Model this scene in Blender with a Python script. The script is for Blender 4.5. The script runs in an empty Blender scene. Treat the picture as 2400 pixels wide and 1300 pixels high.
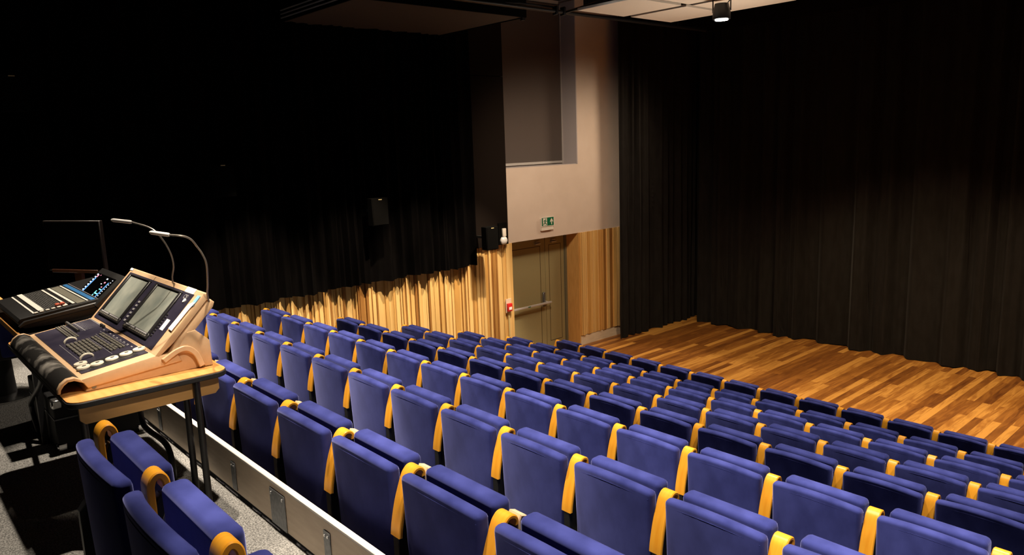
import bpy, bmesh, math, random
from mathutils import Vector, Matrix
C = bpy.context.scene.collection
PI = math.pi
# ------------------------------------------------------------------ camera
def camera():
    yaw, pitch, roll, f = -0.84494, -0.17509, -0.034518, 1751.25
    cy, sy, cp, sp = math.cos(yaw), math.sin(yaw), math.cos(pitch), math.sin(pitch)
    fw = Vector((sy*cp, cy*cp, sp)); r = Vector((cy, -sy, 0)); u = r.cross(fw)
    cr, sr = math.cos(roll), math.sin(roll)
    r2 = cr*r+sr*u; u2 = -sr*r+cr*u
    M = Matrix((r2, u2, -fw)).transposed().to_4x4(); M.translation = Vector((0, 0, 4.21))
    d = bpy.data.cameras.new('camera'); d.sensor_width = 36; d.lens = 36*f/2400; d.shift_y = -4.1/2400
    d.clip_start = 0.05; d.clip_end = 200
    o = bpy.data.objects.new('camera', d); C.objects.link(o); o.matrix_world = M
    bpy.context.scene.camera = o
camera()
# ------------------------------------------------------------------ world, exposure, lamps
W = bpy.data.worlds.new('world'); bpy.context.scene.world = W; W.use_nodes = True
W.node_tree.nodes['Background'].inputs[0].default_value = (1, .85, .7, 1)
W.node_tree.nodes['Background'].inputs[1].default_value = 0.004
vs = bpy.context.scene.view_settings
vs.view_transform = 'Standard'; vs.look = 'None'; vs.gamma = 1; vs.exposure = 0; vs.use_curve_mapping = False
def spot(loc, aim, power, angle, blend=.25, col=(1, .86, .70), rad=.05):
    d = bpy.data.lights.new('spot_light', 'SPOT'); d.energy = power; d.spot_size = math.radians(angle); d.spot_blend = blend
    d.color = col; d.shadow_soft_size = rad
    o = bpy.data.objects.new('spot_light', d); C.objects.link(o); o.location = loc
    o.rotation_euler = (Vector(aim)-Vector(loc)).to_track_quat('-Z', 'Y').to_euler(); return o
# house downlights in three lines across the seating
for i, x in enumerate((-7.8, -5.9, -4.1, -2.7, -1.3, .3)):
    spot((x, 1.50, 6.9), (x, 2.30, 0), (900, 860, 760, 760, 760, 760)[i], 50.5, .16)
for x in (-7.8, -5.9, -3.9, -1.7, .5):
    spot((x, 4.72, 6.9), (x, 4.72, 0), 820, 60, .18)
for x, z in ((-7.9, 5.95), (-3.9, 6.9), (-1.7, 6.9), (.5, 6.9)):
    spot((x, 8.95, z), (x, 8.95, 0), 560, 62, .2)
# wall washers over the slats, front wash on the control position
for y in (4.2, 5.7, 7.0, 8.1):
    spot((-7.95, y, 5.88), (-10.42, y, .55), 1350, 36, .6, (1, .80, .56))
spot((-7.1, 6.3, 6.85), (-6.4, 1.25, 2.44), 420, 13, .5)
spot((-.1, 1.475, 6.88), (-3.95, 1.06, 3.3), 520, 12.5, .5, (1, .84, .66))
# stage lamps, plus added fills for the plaster and the tiles
spot((-5.83, 9.05, 5.69), (-6.8, 11.9, 0), 520, 78, .6, (1, .74, .46))
spot((-8.1, 13.5, 5.8), (-10.4, 10.2, 2.2), 360, 80, .9, (1, .76, .52), .6)
spot((-7.3, 7.9, 5.6), (-10.4, 10.5, 2.6), 520, 80, 1, (1, .78, .56), .3)  # added unseen lamp that brightens the plaster wall and window reveal
spot((-5.0, 9.2, 3.6), (-6.4, 9.0, 6), 190, 90, 1, (1, .84, .66), .3)   # added unseen uplight, standing in for light bounced up to the tiles
for x in (-4.5, -1.8, .9):
    spot((x, 10.6, 6.2), (x-.4, 12.3, 0), 760, 82, .6, (1, .74, .46))
# ------------------------------------------------------------------ materials
def mat(name, col, rough=.6, metal=0, col2=None, scale=20, stretch=(1, 1, 1), bump=0, sheen=0, sheen_tint=None, emit=None, power=0, spec=.5, detail=4, coat=0, lo=.35, hi=.65):
    m = bpy.data.materials.new(name); m.use_nodes = True
    nt = m.node_tree; N = nt.nodes; L = nt.links; b = N['Principled BSDF']
    b.inputs['Base Color'].default_value = (*col, 1); b.inputs['Roughness'].default_value = rough
    b.inputs['Metallic'].default_value = metal; b.inputs['Specular IOR Level'].default_value = spec
    b.inputs['Coat Weight'].default_value = coat
    if sheen:
        b.inputs['Sheen Weight'].default_value = sheen; b.inputs['Sheen Roughness'].default_value = .4
        if sheen_tint: b.inputs['Sheen Tint'].default_value = (*sheen_tint, 1)
    if emit:
        b.inputs['Emission Color'].default_value = (*emit, 1); b.inputs['Emission Strength'].default_value = power
    if col2 or bump:
        tc = N.new('ShaderNodeTexCoord'); mp = N.new('ShaderNodeMapping'); mp.inputs['Scale'].default_value = stretch
        no = N.new('ShaderNodeTexNoise'); no.inputs['Scale'].default_value = scale; no.inputs['Detail'].default_value = detail
        L.new(tc.outputs['Object'], mp.inputs[0]); L.new(mp.outputs[0], no.inputs['Vector'])
        if col2:
            r = N.new('ShaderNodeValToRGB'); r.color_ramp.elements[0].color = (*col, 1); r.color_ramp.elements[1].color = (*col2, 1)
            r.color_ramp.elements[0].position = lo; r.color_ramp.elements[1].position = hi
            L.new(no.outputs[0], r.inputs[0]); L.new(r.outputs[0], b.inputs['Base Color'])
        if bump:
            bp = N.new('ShaderNodeBump'); bp.inputs['Strength'].default_value = bump; bp.inputs['Distance'].default_value = .004
            L.new(no.outputs[0], bp.inputs['Height']); L.new(bp.outputs[0], b.inputs['Normal'])
    return m
M = {}
M['velvet'] = mat('blue_velvet', (.026, .033, .160), .85, col2=(.054, .066, .28), scale=7, stretch=(1, 1, .6), sheen=.55, sheen_tint=(.45, .48, 1), spec=.1, bump=.15)
M['ply'] = mat('orange_plywood', (.86, .35, .022), .34, col2=(.92, .42, .035), scale=6, stretch=(12, 1, 1), spec=.4)
M['lit_ply'] = mat('lit_plywood_arm', (.88, .66, .42), .4)  # plywood made paler: the glare on the armrests is put into the colour
M['black_metal'] = mat('black_metal', (.008, .008, .009), .4, 0, spec=.5)
M['black'] = mat('matt_black', (.008, .008, .009), .7)
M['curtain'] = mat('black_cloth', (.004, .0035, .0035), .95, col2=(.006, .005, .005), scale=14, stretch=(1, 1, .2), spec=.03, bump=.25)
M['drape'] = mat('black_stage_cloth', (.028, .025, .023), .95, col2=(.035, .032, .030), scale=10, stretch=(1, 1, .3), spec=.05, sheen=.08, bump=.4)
M['fabric_panel'] = mat('black_panel_cloth', (.009, .006, .005), .95, col2=(.011, .008, .0065), scale=200, spec=.05)
M['plaster'] = mat('warm_white_plaster', (.66, .55, .47), .85, col2=(.69, .58, .50), scale=3, spec=.2)
M['carpet'] = mat('grey_carpet', (.11, .108, .104), .98, col2=(.40, .39, .365), scale=130, spec=.05, detail=3, bump=.8)
M['tier'] = mat('dark_grey_tier_carpet', (.05, .05, .05), .95, col2=(.1, .1, .1), scale=150, spec=.05)
M['board'] = mat('pale_plywood', (.68, .55, .41), .55, col2=(.76, .63, .48), scale=5, stretch=(1, 1, 7), spec=.3)
M['board_edge'] = mat('white_edge_band', (.80, .76, .70), .5)
M['steel'] = mat('grey_steel', (.16, .17, .18), .45, .7, col2=(.22, .23, .24), scale=60)
M['chrome'] = mat('bright_chrome', (.75, .75, .75), .25, 1)
M['door'] = mat('olive_door_paint', (.30, .26, .13), .6, col2=(.32, .275, .14), scale=120, spec=.3)
M['door_line'] = mat('dark_door_gap', (.06, .035, .012), .8)
M['door_frame'] = mat('dark_olive_frame', (.15, .14, .09), .6)
M['blind'] = mat('brown_blind_cloth', (.105, .085, .078), .9, col2=(.115, .094, .086), scale=300, spec=.1)
M['blind_rail'] = mat('pale_aluminium', (.55, .52, .50), .45, .2)
M['reveal'] = mat('grey_reveal_paint', (.42, .38, .39), .8)
M['orange_board'] = mat('oak_reveal_board', (.60, .33, .10), .5, col2=(.68, .39, .13), scale=4, stretch=(6, 6, 1))
M['acoustic'] = mat('off_white_tile', (.78, .70, .60), .85, col2=(.82, .74, .64), scale=90)
M['ceiling'] = mat('black_ceiling', (.012, .009, .007), .9)
M['wood_ceiling'] = mat('timber_ceiling', (.55, .30, .10), .6, col2=(.6, .34, .12), scale=3)
M['box_under'] = mat('brown_grey_board', (.060, .042, .029), .85, col2=(.068, .048, .034), scale=40)
M['desk_wood'] = mat('beech_laminate', (.64, .30, .085), .35, col2=(.74, .38, .12), scale=6, stretch=(1, 8, 1), spec=.5)
M['apron_wood'] = mat('beech_apron', (.46, .25, .08), .5, col2=(.52, .29, .10), scale=5, stretch=(1, 1, 6))
M['beige'] = mat('beige_console_paint', (.63, .415, .235), .42, col2=(.66, .44, .255), scale=40, spec=.4)
M['navy'] = mat('dark_navy_panel', (.022, .019, .036), .45, col2=(.034, .029, .048), scale=12, spec=.4)
M['key'] = mat('grey_brown_key', (.13, .12, .10), .5)
M['slot'] = mat('pale_print', (.34, .33, .33), .7)
M['knob'] = mat('cream_knob', (.80, .74, .60), .35)
M['screen_dusty'] = mat('dusty_grey_screen', (.20, .225, .20), .38, col2=(.36, .37, .31), scale=9, stretch=(1.2, 1, 1), lo=.3, hi=.75)
M['bezel'] = mat('black_bezel', (.02, .019, .02), .4)
M['rest'] = mat('scuff_reflection_rest', (.016, .015, .014), .4, col2=(.24, .225, .20), scale=7, detail=10, lo=.50, hi=.68)  # grey mottling puts both scratches and reflections into the colour
M['white'] = mat('white_label', (.88, .87, .84), .6)
M['tape_blue'] = mat('pale_blue_tape', (.25, .55, .80), .6)
M['mixer'] = mat('charcoal_mixer', (.012, .0115, .011), .42, col2=(.018, .017, .016), scale=80)
M['mixer_line'] = mat('grey_mixer_ruling', (.22, .22, .20), .6)
M['mixer_white'] = mat('ivory_key_strip', (.82, .78, .68), .5)
M['mixer_olive'] = mat('olive_grey_strip', (.20, .19, .14), .6, col2=(.12, .11, .08), scale=200)
M['mixer_blue'] = mat('blue_strip', (.03, .16, .38), .5)
M['red'] = mat('red_plastic', (.62, .02, .02), .4)
M['red_fader'] = mat('coral_fader', (.72, .14, .07), .4)
M['sign_green'] = mat('green_sign', (.0, .135, .055), .5)
M['sign_white'] = mat('sign_white', (.80, .74, .66), .5)
M['glass'] = mat('clear_dome', (.62, .60, .60), .15, spec=.8)
M['lens'] = mat('lit_lens', (1, 1, 1), .3, emit=(1, .97, .9), power=30)
M['led'] = mat('lamp_led_silver', (.80, .78, .76), .35, .2)
M['goose'] = mat('dark_bronze_tube', (.24, .22, .19), .4, .6)
M['brass'] = mat('brass_tag', (.55, .45, .22), .5)
M['grille'] = mat('dark_grille', (.003, .0028, .0027), .95, spec=.05)
M['scr_off'] = mat('black_monitor_glass', (.002, .002, .002), .12, spec=.3)
M['monitor'] = mat('black_monitor_case', (.016, .012, .010), .35)
M['monitor_base'] = mat('reddish_black_gloss', (.09, .035, .018), .35)
for n, c in (('scr_cyan', (.25, .85, .9)), ('scr_blue', (.12, .35, .8)), ('scr_pink', (.9, .3, .4)), ('scr_white', (.85, .9, 1))):
    M[n] = mat(n+'_pixels', (.01, .01, .01), .4, emit=c, power=1.6)
def wood_floor():
    m = bpy.data.materials.new('stage_planks'); m.use_nodes = True; nt = m.node_tree; N = nt.nodes; L = nt.links; b = N['Principled BSDF']
    tc = N.new('ShaderNodeTexCoord'); mp = N.new('ShaderNodeMapping'); mp.inputs['Rotation'].default_value = (0, 0, PI/2)
    L.new(tc.outputs['Object'], mp.inputs[0])
    br = N.new('ShaderNodeTexBrick'); br.inputs['Scale'].default_value = 1; br.inputs['Brick Width'].default_value = 2.0; br.inputs['Row Height'].default_value = .115
    br.inputs['Mortar Size'].default_value = .0015; br.inputs['Mortar Smooth'].default_value = 0; br.inputs['Bias'].default_value = 0
    br.offset = .37; br.inputs['Color1'].default_value = (0, 0, 0, 1); br.inputs['Color2'].default_value = (1, 1, 1, 1); br.inputs['Mortar'].default_value = (.2, .2, .2, 1)
    L.new(mp.outputs[0], br.inputs['Vector'])
    mp2 = N.new('ShaderNodeMapping'); mp2.inputs['Scale'].default_value = (9, 1.1, 1)
    L.new(tc.outputs['Object'], mp2.inputs[0])
    # shift the grain on every plank
    add = N.new('ShaderNodeVectorMath'); add.operation = 'ADD'; sc = N.new('ShaderNodeVectorMath'); sc.operation = 'SCALE'; sc.inputs['Scale'].default_value = 13
    L.new(br.outputs['Color'], sc.inputs[0]); L.new(mp2.outputs[0], add.inputs[0]); L.new(sc.outputs[0], add.inputs[1])
    no = N.new('ShaderNodeTexNoise'); no.inputs['Scale'].default_value = 1.6; no.inputs['Detail'].default_value = 6; no.inputs['Distortion'].default_value = 1.2
    L.new(add.outputs[0], no.inputs['Vector'])
    ma = N.new('ShaderNodeMath'); ma.operation = 'MULTIPLY'; ma.inputs[1].default_value = .62; L.new(br.outputs['Color'], ma.inputs[0])
    mb = N.new('ShaderNodeMath'); mb.operation = 'MULTIPLY_ADD'; mb.inputs[1].default_value = .85; L.new(no.outputs[0], mb.inputs[0]); L.new(ma.outputs[0], mb.inputs[2])
    r = N.new('ShaderNodeValToRGB'); e = r.color_ramp.elements
    e[0].position = .3; e[0].color = (.13, .042, .011, 1); e[1].position = 1.0; e[1].color = (.62, .30, .065, 1)
    x = e.new(.55); x.color = (.24, .088, .018, 1); x = e.new(.78); x.color = (.38, .155, .03, 1)
    L.new(mb.outputs[0], r.inputs[0]); L.new(r.outputs[0], b.inputs['Base Color']); b.inputs['Roughness'].default_value = .42
    b.inputs['Specular IOR Level'].default_value = .35
    return m
M['stage'] = wood_floor()
def slat_wood():
    m = bpy.data.materials.new('mixed_timber_slats'); m.use_nodes = True; nt = m.node_tree; N = nt.nodes; L = nt.links; b = N['Principled BSDF']
    at = N.new('ShaderNodeAttribute'); at.attribute_name = 'tone'
    tc = N.new('ShaderNodeTexCoord'); mp = N.new('ShaderNodeMapping'); mp.inputs['Scale'].default_value = (14, 30, 1.2)
    L.new(tc.outputs['Object'], mp.inputs[0]); no = N.new('ShaderNodeTexNoise'); no.inputs['Scale'].default_value = 1.5; no.inputs['Detail'].default_value = 5
    L.new(mp.outputs[0], no.inputs['Vector'])
    ma = N.new('ShaderNodeMath'); ma.operation = 'MULTIPLY_ADD'; ma.inputs[1].default_value = .35; L.new(no.outputs[0], ma.inputs[0]); L.new(at.outputs['Fac'], ma.inputs[2])
    r = N.new('ShaderNodeValToRGB'); e = r.color_ramp.elements
    e[0].position = .15; e[0].color = (.30, .13, .03, 1); e[1].position = 1.1; e[1].color = (.84, .58, .24, 1)
    x = e.new(.5); x.color = (.60, .33, .09, 1); x = e.new(.8); x.color = (.74, .48, .18, 1)
    L.new(ma.outputs[0], r.inputs[0]); L.new(r.outputs[0], b.inputs['Base Color']); b.inputs['Roughness'].default_value = .55
    return m
M['slats'] = slat_wood()
# ------------------------------------------------------------------ mesh helpers
def new(): return bmesh.new()
def rot(ax, deg): return Matrix.Rotation(math.radians(deg), 4, ax)
def box(bm, x0, x1, y0, y1, z0, z1, bev=0, seg=2, Mx=None):
    v = [bm.verts.new(p) for p in ((x0, y0, z0), (x1, y0, z0), (x1, y1, z0), (x0, y1, z0), (x0, y0, z1), (x1, y0, z1), (x1, y1, z1), (x0, y1, z1))]
    fs = [bm.faces.new([v[i] for i in q]) for q in ((0, 3, 2, 1), (4, 5, 6, 7), (0, 1, 5, 4), (1, 2, 6, 5), (2, 3, 7, 6), (3, 0, 4, 7))]
    if bev:
        es = list({e for f in fs for e in f.edges})
        r = bmesh.ops.bevel(bm, geom=es, offset=bev, segments=seg, profile=.5, affect='EDGES')
        v = list({q for f in r['faces'] for q in f.verts} | {q for q in v if q.is_valid})
    if Mx is not None: bmesh.ops.transform(bm, matrix=Mx, verts=v)
    return v
def prism(bm, pts, a, b, ax='x', bev=0, seg=2, Mx=None):
    """outline pts in the plane across axis ax, extruded from a to b"""
    def P(p, t):
        if ax == 'x': return (t, p[0], p[1])
        if ax == 'y': return (p[0], t, p[1])
        return (p[0], p[1], t)
    A = [bm.verts.new(P(p, a)) for p in pts]; B = [bm.verts.new(P(p, b)) for p in pts]; n = len(pts)
    fs = [bm.faces.new(A[::-1]), bm.faces.new(B)]
    for i in range(n): fs.append(bm.faces.new((A[i], A[(i+1) % n], B[(i+1) % n], B[i])))
    bmesh.ops.recalc_face_normals(bm, faces=fs)
    v = A+B
    if bev:
        es = list(set(list(fs[0].edges)+list(fs[1].edges)))
        r = bmesh.ops.bevel(bm, geom=es, offset=bev, segments=seg, profile=.5, affect='EDGES')
        v = list({q for f in r['faces'] for q in f.verts} | {q for q in v if q.is_valid})
    if Mx is not None: bmesh.ops.transform(bm, matrix=Mx, verts=v)
    return v
def tube(bm, pts, r, n=10, closed_ends=True):
    pts = [Vector(p) for p in pts]; rs = r if isinstance(r, (list, tuple)) else [r]*len(pts)
    rings = []; up = Vector((0, 0, 1))
    t0 = (pts[1]-pts[0]).normalized(); s = t0.cross(up if abs(t0.z) < .9 else Vector((1, 0, 0))).normalized()
    for i, p in enumerate(pts):
        t = ((pts[min(i+1, len(pts)-1)]-pts[max(i-1, 0)])).normalized()
        s = (s-t*s.dot(t)).normalized(); q = t.cross(s)
        rings.append([bm.verts.new(p+rs[i]*(math.cos(2*PI*k/n)*s+math.sin(2*PI*k/n)*q)) for k in range(n)])
    for a, b in zip(rings, rings[1:]):
        for k in range(n): bm.faces.new((a[k], a[(k+1) % n], b[(k+1) % n], b[k]))
    if closed_ends: bm.faces.new(rings[0][::-1]); bm.faces.new(rings[-1])
    return [v for q in rings for v in q]
def strip_path(bm, path, th, x0, x1):
    """bent sheet: path in (y,z), thickness th, width x0..x1"""
    n = len(path); out = []; inn = []
    for i, p in enumerate(path):
        a = path[max(i-1, 0)]; b = path[min(i+1, n-1)]; dy, dz = b[0]-a[0], b[1]-a[1]; L = math.hypot(dy, dz)
        ny, nz = -dz/L, dy/L
        out.append((p[0]+ny*th/2, p[1]+nz*th/2)); inn.append((p[0]-ny*th/2, p[1]-nz*th/2))
    prism(bm, out+inn[::-1], x0, x1, 'x', .004, 1)
def smooth_path(pts, k=4):
    P = [Vector(p) for p in pts]; out = []
    for i in range(len(P)-1):
        a, b, c, d = P[max(i-1, 0)], P[i], P[i+1], P[min(i+2, len(P)-1)]
        for j in range(k):
            t = j/k; out.append(.5*((2*b)+(c-a)*t+(2*a-5*b+4*c-d)*t*t+(3*b-a-3*c+d)*t**3))
    return out+[P[-1]]
def obj(name, bm, m, parent=None, smooth=True):
    me = bpy.data.meshes.new(name); bm.normal_update(); bm.to_mesh(me); bm.free()
    if smooth:
        me.polygons.foreach_set('use_smooth', [True]*len(me.polygons)); me.set_sharp_from_angle(angle=math.radians(38))
    for q in (m if isinstance(m, (list, tuple)) else [m]): me.materials.append(q if not isinstance(q, str) else M[q])
    o = bpy.data.objects.new(name, me); C.objects.link(o)
    if parent: o.parent = parent
    return o
def thing(name, label, cat, loc=(0, 0, 0), group=None, rz=0):
    o = bpy.data.objects.new(name, None); o.empty_display_size = .1; C.objects.link(o); o.location = loc; o.rotation_euler = (0, 0, rz)
    o['label'] = label; o['category'] = cat
    if group: o['group'] = group
    return o
def tag(o, label, cat, group=None, kind=None):
    o['label'] = label; o['category'] = cat
    if group: o['group'] = group
    if kind: o['kind'] = kind
    return o
def struct(name, bm, m, label=None, smooth=False):
    o = obj(name, bm, m, None, smooth); o['kind'] = 'structure'
    if label: o['label'] = label
    return o
def sbox(name, m, *a, label=None, **k):
    b = new(); box(b, *a, **k); return struct(name, b, m, label)
def pbox(name, m, parent, *a, **k):
    b = new(); box(b, *a, **k); return obj(name, b, m, parent)
# ------------------------------------------------------------------ the shell
XW, XB = -10.42, -10.80            # wall plane and plane of door / blind
ROWY = [8.839, 7.649, 6.616, 5.595, 4.570, 3.555, 2.521, 1.468]
ROWX = [-8.861, -8.796, -8.722, -8.658, -8.595, -8.528, -8.47, -8.385]
RISE = .305
AISLE = RISE*8
XR = 9.0
sbox('floor', 'stage', -11.2, XR, 8.0, 17, -.2, 0, label='glossy brown plank stage floor')
def tiers():
    b = new()
    for i in range(1, 8):
        y1 = ROWY[i-1]-.14; y0 = ROWY[i]-.14
        box(b, XW, XR, y0, y1, -.2, RISE*i)
    return struct('trim_1', b, 'tier', 'dark carpeted seating tiers stepping down to the stage')
tiers()
sbox('trim_2', 'carpet', XW, XR, -5, ROWY[7]-.141, 1.9, AISLE, label='grey speckled carpet of the cross aisle')
# left wall with door and window openings
D0, D1, DT = 9.26, 11.11, 2.37
W1, WZ = 11.11, 3.76
def left_wall():
    b = new()
    box(b, -11.2, XW, -5, D0, -.2, DT)                 # below lintel line, behind the slats
    box(b, -11.2, XW, D1, 17, -.2, DT)
    box(b, -11.2, XW, -5, 17, DT, WZ)
    box(b, -11.2, XW, W1, 17, WZ, 7.2)
    box(b, -11.2, XW, -5, 7.8, WZ, 7.2)
    box(b, -11.2, XB-.06, 7.8, W1, WZ, 7.2)
    box(b, -11.2, XB-.06, D0, D1, -.2, DT)
    return struct('wall_left', b, 'plaster', 'warm white plaster wall above the timber slats')
left_wall()
sbox('wall_back', 'black', -11.2, XR, 15.2, 15.4, -.2, 7.2, label='dark wall behind the stage curtain')
sbox('wall_right', 'black', XR, XR+.2, -5, 15.4, -.2, 7.2)
sbox('wall_rear', 'black', -11.2, XR, -5.2, -5, -.2, 7.2)
sbox('ceiling', 'ceiling', -11.2, XR, -5, 15.4, 6.95, 7.1, label='black ceiling void')
sbox('trim_3', 'orange_board', XB, XW+.012, D1-.025, D1+.0, 0, DT, label='orange oak board lining the right door reveal')
sbox('trim_4', 'board', XW, XW+.02, D1, 12.6, 0.0, .19, label='pale plinth board under the slats')
sbox('trim_5', 'reveal', XB-.02, XW+.004, W1-.02, W1+.004, WZ, 6.9, label='grey painted window reveal')
sbox('trim_6', 'wood_ceiling', -10.3, -6.6, 7.9, 9.6, 6.72, 6.78, label='timber ceiling panel beyond the tiles')
def slats(name, y0, y1, z0, z1, seed, label):
    rnd = random.Random(seed); b = new(); lay = b.faces.layers.float.new('tone'); y = y0
    while y < y1-.005:
        w = rnd.choice((.016, .022, .03, .036, .045, .06, .075)); w = min(w, y1-y); d = rnd.choice((.014, .022, .034, .048)); t = rnd.choice((.05, .3, .45, .55, .65, .7))+rnd.uniform(-.06, .06)
        n0 = len(b.faces); box(b, XW, XW+d, y, y+w, z0+(rnd.uniform(0, .012) if z0 > .1 else 0), z1)
        b.faces.ensure_lookup_table()
        for f in b.faces[n0:]: f[lay] = t
        y += w
        if rnd.random() < .45:
            n0 = len(b.faces); box(b, XW, XW+.004, y, min(y+.012, y1), z0, z1); b.faces.ensure_lookup_table()
            for f in b.faces[n0:]: f[lay] = 0
            y += .012
    o = struct(name, b, 'slats', label); return o
slats('trim_7', -1.0, D0, 0.0, DT, 4, 'light timber slat cladding left of the door')
slats('trim_8', D1, 12.5, .20, DT, 9, 'light timber slat cladding right of the door')
# ------------------------------------------------------------------ door
def door():
    d = thing('door_1', 'olive double door with push bar in the left wall', 'door', (XB, 10.4, 0)); d['kind'] = 'structure'
    def P(n, m, x0, x1, y0, y1, z0, z1, par=d, bev=.003):
        b = new(); box(b, x0, x1, y0-10.4, y1-10.4, z0, z1, bev, 1); return obj(n, b, m, par)
    fr = new(); box(fr, -.03, .05, 11.03-10.4, 11.085-10.4, 0, 2.37); box(fr, -.03, .05, 9.26-10.4, 9.34-10.4, 0, 2.37); box(fr, -.03, .05, 9.34-10.4, 11.03-10.4, 2.315, 2.37)
    obj('door_frame', fr, 'door_frame', d, False)
    for y0, y1 in ((9.345, 10.475), (10.483, 11.025)):
        lf = P('door_leaf', 'door', -.02, .022, y0, y1, .008, 2.31)
        g = new()
        a, b_, c, e = y0+.13-10.4, y1-.13-10.4, .14, 2.16
        if y1 > 10.6: a, b_ = y0+.10-10.4, y1-.09-10.4
        t = .012
        for q in ((a, b_, c, c+t), (a, b_, e-t, e), (a, a+t, c+t, e-t), (b_-t, b_, c+t, e-t)): box(g, .021, .0235, *q)
        obj('panel_groove', g, 'door_line', lf, False)
        cl = new(); yc = (y1-.22 if y1 < 10.6 else y0+.22)-10.4; box(cl, .024, .075, yc-.07, yc+.07, 2.20, 2.225, .004, 1); box(cl, .024, .06, yc-.05, yc+.05, 2.245, 2.26, .004, 1)
        obj('door_closer', cl, 'blind_rail', lf)
        if y1 < 10.6:
            bar = new(); box(bar, .10, .145, 9.38-10.4, 10.53-10.4, .972, 1.01, .008, 2)
            for yy in (9.42, 10.44): box(bar, .02, .11, yy-.02-10.4, yy+.02-10.4, .97, 1.012, .004, 1)
            pb = obj('push_bar', bar, 'blind_rail', lf)
            pl = new(); box(pl, .1455, .1465, 9.86-10.4, 9.93-10.4, .982, 1.0); obj('bar_badge', pl, 'sign_green', pb)
            lk = new(); box(lk, .022, .06, 10.37-10.4, 10.43-10.4, .90, 1.20, .006, 1); obj('lock_case', lk, 'steel', lf)
door()
# ------------------------------------------------------------------ window blind
w = thing('window_1', 'tall window covered by a brown roller blind', 'window', (XB, 9.5, WZ)); w['kind'] = 'structure'
pbox('blind', 'blind', w, -.03, -.015, -1.6, 1.575, .06, 3.1)
pbox('bottom_rail', 'blind_rail', w, -.035, .0, -1.6, 1.575, .025, .075, bev=.004, seg=1)
pbox('side_guide', 'blind_rail', w, -.035, .005, 1.578, 1.59, 0.0, 3.1)
pbox('window_sill', 'reveal', w, -.04, .37, -1.6, 1.585, .001, .012)
# ------------------------------------------------------------------ curtains
def folds(n, seed, amp, wl):
    rnd = random.Random(seed); ph = [rnd.uniform(0, 6.28) for _ in range(6)]
    def f(s):
        u = s+.18*wl*math.sin(2*PI*s/(wl*3.7)+ph[0])+.10*math.sin(2*PI*s/(wl*8.3)+ph[4])
        a = math.sin(2*PI*u/wl+ph[1]); a = math.copysign(abs(a)**.75, a)
        return amp*(.62*a+.25*math.sin(2*PI*u/(wl*.43)+ph[2])+.42*math.sin(2*PI*s/(wl*2.9)+ph[3]))
    return f
def curtain(name, p0, p1, z0, z1, amp, wl, seed, m, label, cat='curtain', group=None, thick=.008, step=.02, hem=.012, flare=.0, parts=True):
    p0 = Vector(p0); p1 = Vector(p1); L = (p1-p0).length; t = (p1-p0)/L; nrm = Vector((-t.y, t.x, 0)); f = folds(0, seed, amp, wl); g = folds(1, seed+50, .018, wl*1.3)
    n = int(L/step); zs = [0, .004, .03, .08, .2, .4, .7, 1.0]
    b = new(); cols = []
    h = folds(2, seed+9, hem, wl*1.7)
    for i in range(n+1):
        s = L*i/n; col = []
        for k in zs:
            w = f(s)*(1.0-.35*k)+g(s+k*.5)*(1-k)+flare*(1-k)**6
            q = p0+t*s+nrm*w; z = z0+h(s)*(1-k)+(z1-z0)*k; col.append(b.verts.new((q.x, q.y, z)))
        cols.append(col)
    for a, c in zip(cols, cols[1:]):
        for k in range(len(zs)-1): b.faces.new((a[k], c[k], c[k+1], a[k+1]))
    fs = list(b.faces); r = bmesh.ops.solidify(b, geom=fs, thickness=thick)
    bmesh.ops.recalc_face_normals(b, faces=list(b.faces))
    o = obj(name, b, m)
    return tag(o, label, cat, group)
Zt = 6.93
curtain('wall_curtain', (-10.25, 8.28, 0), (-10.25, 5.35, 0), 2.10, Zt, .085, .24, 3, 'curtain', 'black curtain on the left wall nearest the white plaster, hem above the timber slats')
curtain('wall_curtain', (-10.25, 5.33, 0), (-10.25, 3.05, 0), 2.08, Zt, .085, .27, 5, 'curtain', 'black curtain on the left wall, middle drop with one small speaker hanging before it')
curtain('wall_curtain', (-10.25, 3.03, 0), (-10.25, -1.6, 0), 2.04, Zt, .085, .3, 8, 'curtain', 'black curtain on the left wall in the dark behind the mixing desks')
curtain('stage_curtain', (4.5, 14.40, 0), (-9.88, 14.42, 0), .012, 6.75, .135, .52, 27, 'drape', 'black floor-length curtain across the whole back of the wooden stage')
curtain('side_curtain', (-10.12, 15.0, 0), (-10.12, 12.0, 0), .012, 6.75, .075, .26, 33, 'drape', 'black floor-length curtain at the left side of the stage beside the slats')
# black cloth wall panels beside the white plaster
def cloth_panels():
    t = thing('acoustic_panel', 'flat black cloth wall panel between curtain and white plaster', 'panel', (-10.30, 8.7, 2.385))
    pbox('panel_board', 'fabric_panel', t, -.11, 0, -.39, .385, 0, 3.0, bev=.003, seg=1)
    pbox('panel_board', 'fabric_panel', t, -.11, 0, -.39, .385, 3.008, 4.5, bev=.003, seg=1)
cloth_panels()
t = thing('alarm_beacon', 'black backbox with white sounder and clear beacon low on the black panel', 'alarm', (-10.298, 8.93, 2.39))
pbox('back_box', 'grille', t, 0, .03, -.10, .10, .005, .40, bev=.004, seg=1)
pbox('sounder', 'sign_white', t, .03, .075, -.035, .045, .15, .30, bev=.012, seg=2)
b = new(); tube(b, [(.03, .0, .075), (.06, 0, .075), (.085, 0, .075), (.098, 0, .075)], [.075, .075, .055, .02], 20); obj('beacon_dome', b, 'glass', t)
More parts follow.
